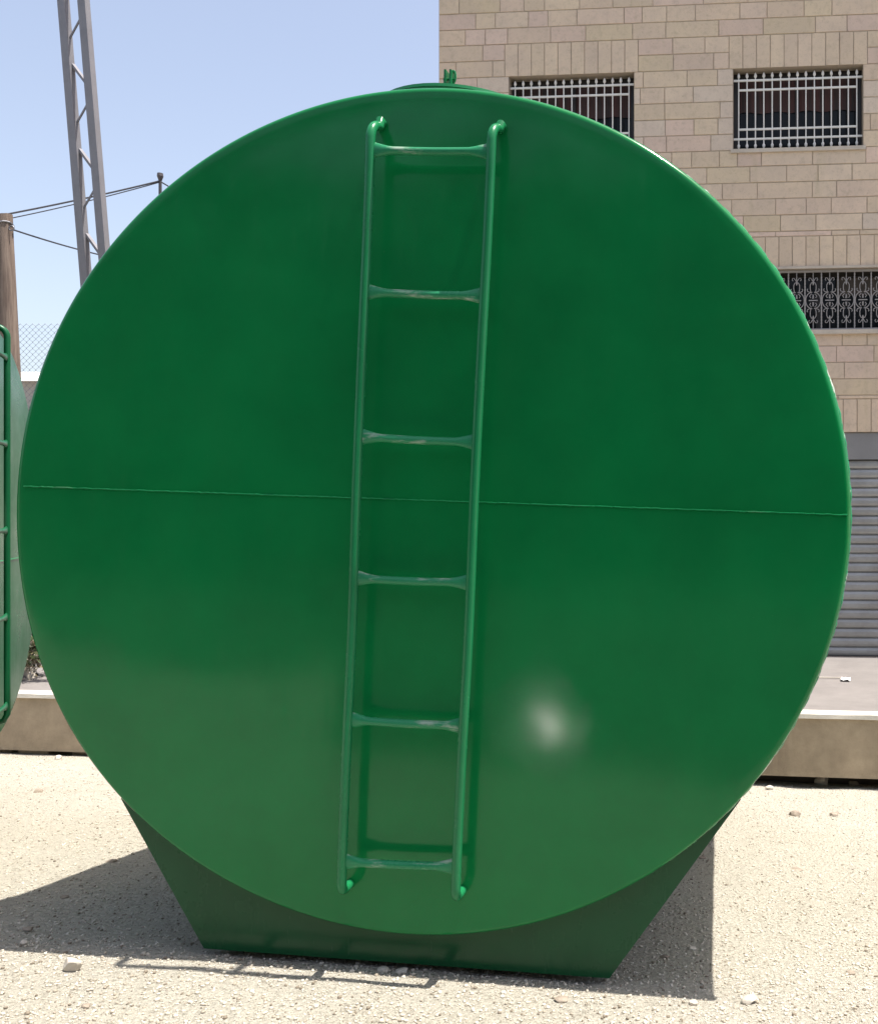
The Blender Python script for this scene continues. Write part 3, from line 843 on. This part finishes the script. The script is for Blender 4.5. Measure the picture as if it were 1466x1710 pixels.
ROCKS = [(121, 1616, 30, 'largest pale angular stone lying in the sun at lower left', rock_m, .85),
 (640, 1622, 18, 'pale stone at the shadow edge below the tank, left of a close pair', rock_m, .6),
 (672, 1624, 19, 'pale stone at the shadow edge below the tank, right of a close pair', rock_m, .55),
 (65, 1324, 19, 'brown stone alone on sunlit gravel below the left kerb', rock_d, .5),
 (1326, 1362, 20, 'brown stone on bright gravel below the right end of the kerb', rock_d, .6),
 (1392, 1361, 19, 'flat brown stone on bright gravel close to the right edge', rock_d, .35),
 (1330, 1454, 18, 'flat dark stone on open gravel right of the tank shadow', rock_d, .35),
 (938, 1671, 24, 'flat grey stone in front of the tank base at right', rock_d, .35),
 (1250, 1674, 26, 'pale wedge stone just right of the tank shadow corner', rock_m, .7),
 (1157, 1678, 15, 'small round pale stone below the tank shadow corner', rock_m, .7),
 (144, 1682, 14, 'small brown stone near the bottom left, below the large pale one', rock_d, .7),
 (40, 1576, 14, 'small pale stone on the front edge of the left shadow', rock_m, .7),
 (186, 1440, 16, 'dark flat stone near the top of the left shadow', rock_d, .4),
 (48, 1553, 19, 'dark flat stone near the bottom of the left shadow', rock_d, .4),
 (108, 1500, 13, 'small brown stone in the middle of the left shadow', rock_d, .5),
 (1172, 1434, 13, 'small brown stone high in the shadow right of the tank base', rock_d, .5),
 (1155, 1586, 13, 'small pale stone low in the shadow right of the tank base', rock_m, .6),
 (1108, 1600, 14, 'dark stone low in the shadow beside the base corner', rock_d, .5),
 (1420, 1626, 15, 'brown stone on open gravel at the lower right edge', rock_d, .5),
 (1284, 1318, 14, 'pale stone on gravel right beside the tank flank', rock_m, .6)]
for i, (px, py, wp, lb_, m_, fl_) in enumerate(ROCKS): rock(px, py, wp, lb_, m_, fl_, i)
for i, (px, py, wp, m_, lb_) in enumerate([(1372, 1309, 24, rock_m, 'pale rubble lump in the dark gap under the right kerb'), (1425, 1311, 16, rock_d, 'brown rubble lump under the kerb at the far right edge'), (98, 1268, 12, rock_m, 'small pale rubble lump under the left kerb')]):
    rock(px, py, wp, lb_, m_, .8, 40 + i, 'rubble under the kerb')
def scrap(px, py, wpx, label, seed):
    p = hit_z(px, py, zs); d = p.y; s = wpx / F * d; q_ = random.Random(seed)
    n = 5; b = MB(); vv = [(-s/2 + s*i/(n-1) + q_.uniform(-.006,.006), -s*.7 + s*1.4*j/(n-1), .008 + q_.uniform(0, .022)) for j in range(n) for i in range(n)]
    b.add(vv, [(j*n+i, j*n+i+1, (j+1)*n+i+1, (j+1)*n+i) for j in range(n-1) for i in range(n-1)])
    o = b.build('paper_scrap', paper); o.location = (p.x, p.y, zs); o.rotation_euler = (0, 0, q_.uniform(-.5, .5))
    md = o.modifiers.new('thick', 'SOLIDIFY'); md.thickness = .002
    tag(o, label, 'litter')
scrap(1411, 1137, 15, 'crumpled white paper scrap lying on pavement before the shutter', 1)
b = MB(); p = hit_z(1380, 1134, zs)
b.tube([(-.28, .02, .012), (-.1, 0, .016), (.05, .012, .012), (.16, -.01, .014)], .006, 6)
o = b.build('twig', mat('dry_twig', (.5, .45, .38), .9)); o.location = p; tag(o, 'thin pale twig on the pavement left of the paper scrap', 'twig')

# gravel: thousands of pebbles, one object
rs = np.random.RandomState(11)
ico = bmesh.new(); bmesh.ops.create_icosphere(ico, subdivisions=1, radius=1)
iv = np.array([v.co[:] for v in ico.verts]); ifc = np.array([[v.index for v in f.verts] for f in ico.faces]); ico.free()
NP = 44000
P = []
while len(P) < NP:
    d = math.exp(rs.uniform(math.log(2.3), math.log(8.2)))
    x = d * rs.uniform((-60 - PX) / F, (1530 - PX) / F)
    if (Vector((x, d, 0)) - Vector((KF.translation.x, KF.translation.y, 0))).dot(kn) > .1: continue
    P.append((x, d))
P = np.array(P); Z = np.array([zg(x, y) + micro(x, y) for x, y in P])
sz = np.clip(rs.lognormal(math.log(.0029), .45, NP), .0014, .0070)
V = iv[None] * (1 + rs.uniform(-.28, .28, (NP, 12, 1))) * sz[:, None, None] * rs.uniform(.65, 1.25, (NP, 1, 3)) * np.array([1, 1, .75])
V[:, :, 0] += P[:, None, 0]; V[:, :, 1] += P[:, None, 1]; V[:, :, 2] += (Z + sz * .3)[:, None]
Fc = (ifc[None] + (np.arange(NP) * 12)[:, None, None]).reshape(-1, 3)
me = bpy.data.meshes.new('gravel'); me.vertices.add(NP * 12); me.vertices.foreach_set('co', V.astype(np.float32).ravel())
me.loops.add(len(Fc) * 3); me.loops.foreach_set('vertex_index', Fc.astype(np.int32).ravel())
me.polygons.add(len(Fc)); me.polygons.foreach_set('loop_start', (np.arange(len(Fc)) * 3).astype(np.int32))
me.update(); me.validate()
tn = np.array([(.56,.515,.43), (.52,.47,.385), (.58,.545,.465), (.36,.315,.25), (.22,.185,.14)])[rs.choice(5, NP, p=[.34,.28,.12,.15,.11])]
col = np.ones((NP, 20, 4), np.float32); col[:, :, :3] = tn[:, None]
me.attributes.new('tone', 'FLOAT_COLOR', 'FACE').data.foreach_set('color', col.ravel())
pm_ = mat('pebble', (.6,.55,.47), .93, spec=.2); t = NT(pm_); an = t.n('ShaderNodeAttribute', attribute_name='tone'); t.out(an.outputs['Color'])
me.materials.append(pm_)
o = bpy.data.objects.new('gravel', me); C.objects.link(o); tag(o, kind='stuff', label='loose pale gravel strewn over the sunlit yard', cat='gravel')

# ------------------------------------------------------------------ behind the photographer: what the glossy plate mirrors
yb = -9.5
wk = empty('workshop', frame(Vector((0, yb, zg(0, yb))), Vector((1,0,0)), Vector((0,1,0)), zz), 'dark sheet metal workshop across the yard behind the photographer', 'building')
dm = mat('dark_sheet_metal', (.035, .042, .045), .6); t = NT(dm)
t.out(t.ramp(t.noise(3, 5, .6), [(.3, (.028, .034, .038)), (.7, (.05, .055, .055))]), None, t.bump(t.noise(9, 1, .2, t.mapping((2.2, .01, .01))), .6, .03))
MB().box((-22, -8, -.5), (16, 0, 7.5)).build('wall', dm, wk)
b = MB(); b.prism([(-22.4, 7.502), (16.4, 7.502), (16.4, 7.6), (-22.4, 7.6)], -8.3, .5); b.build('roof', dm, wk)
b = MB()
gm = mat('dark_gate', (.02, .022, .022), .5)
for x in (-7.0, 1.0): MB().box((x, .003, -.3), (x + 5, .05, 4.8)).build('gate', gm, wk)
# steel reflector added out of view, aimed to make the bright spot on the plate
hp = loc(918, 1208); hpw = TANK @ hp
vin = (hpw - EYE).normalized(); nn = -ay; rf = vin - nn * 2 * vin.dot(nn)
s_len = 0; q = hpw.copy()
while q.z > zg(q.x, q.y) + .16 and s_len < 12: q += rf * .01; s_len += .01
hv = (sd + (-rf)).normalized()
xv = hv.cross(Vector((.3, 1, 0))).normalized(); yv = hv.cross(xv)
def mirror_px(p):
    d = (p - hpw).dot(nn); m_ = p - nn * 2 * d; r_ = m_ - EYE
    return Vector((PX + F * r_.x / r_.y, PY - F * r_.z / r_.y))
best = max(range(0, 360, 3), key=lambda k: (mirror_px(q + (xv * math.cos(R(k)) + yv * math.sin(R(k))) * .2) - mirror_px(q)).normalized().dot(Vector((.62, .78))))
yv2 = xv * math.cos(R(best)) + yv * math.sin(R(best)); xv = yv2.cross(hv); yv = yv2
b = MB(); nu, nv = 6, 22; LN, WD = .42, .062
vv = []
for j in range(nv):
    for i in range(nu):
        f_ = j / (nv - 1); wd = WD * (.45 + .75 * math.sin(math.pi * f_) ** .7 + .18 * math.sin(9 * f_))
        vv.append((wd * (i / (nu - 1) - .5) + .014 * math.sin(7 * f_), LN * (f_ - .5), .0022 * math.sin(8 * f_ + 1.1 * i / nu) + .0008 * math.sin(17 * f_)))
b.add(vv, [(j*nu+i, j*nu+i+1, (j+1)*nu+i+1, (j+1)*nu+i) for j in range(nv-1) for i in range(nu-1)])
of = b.build('glint_reflector', M['steel'], smooth=60); of.matrix_world = frame(q, xv, yv, hv)
md = of.modifiers.new('thick', 'SOLIDIFY'); md.thickness = .002
tag(of, 'bent steel reflector added out of view behind the photographer for the glint', 'reflector')
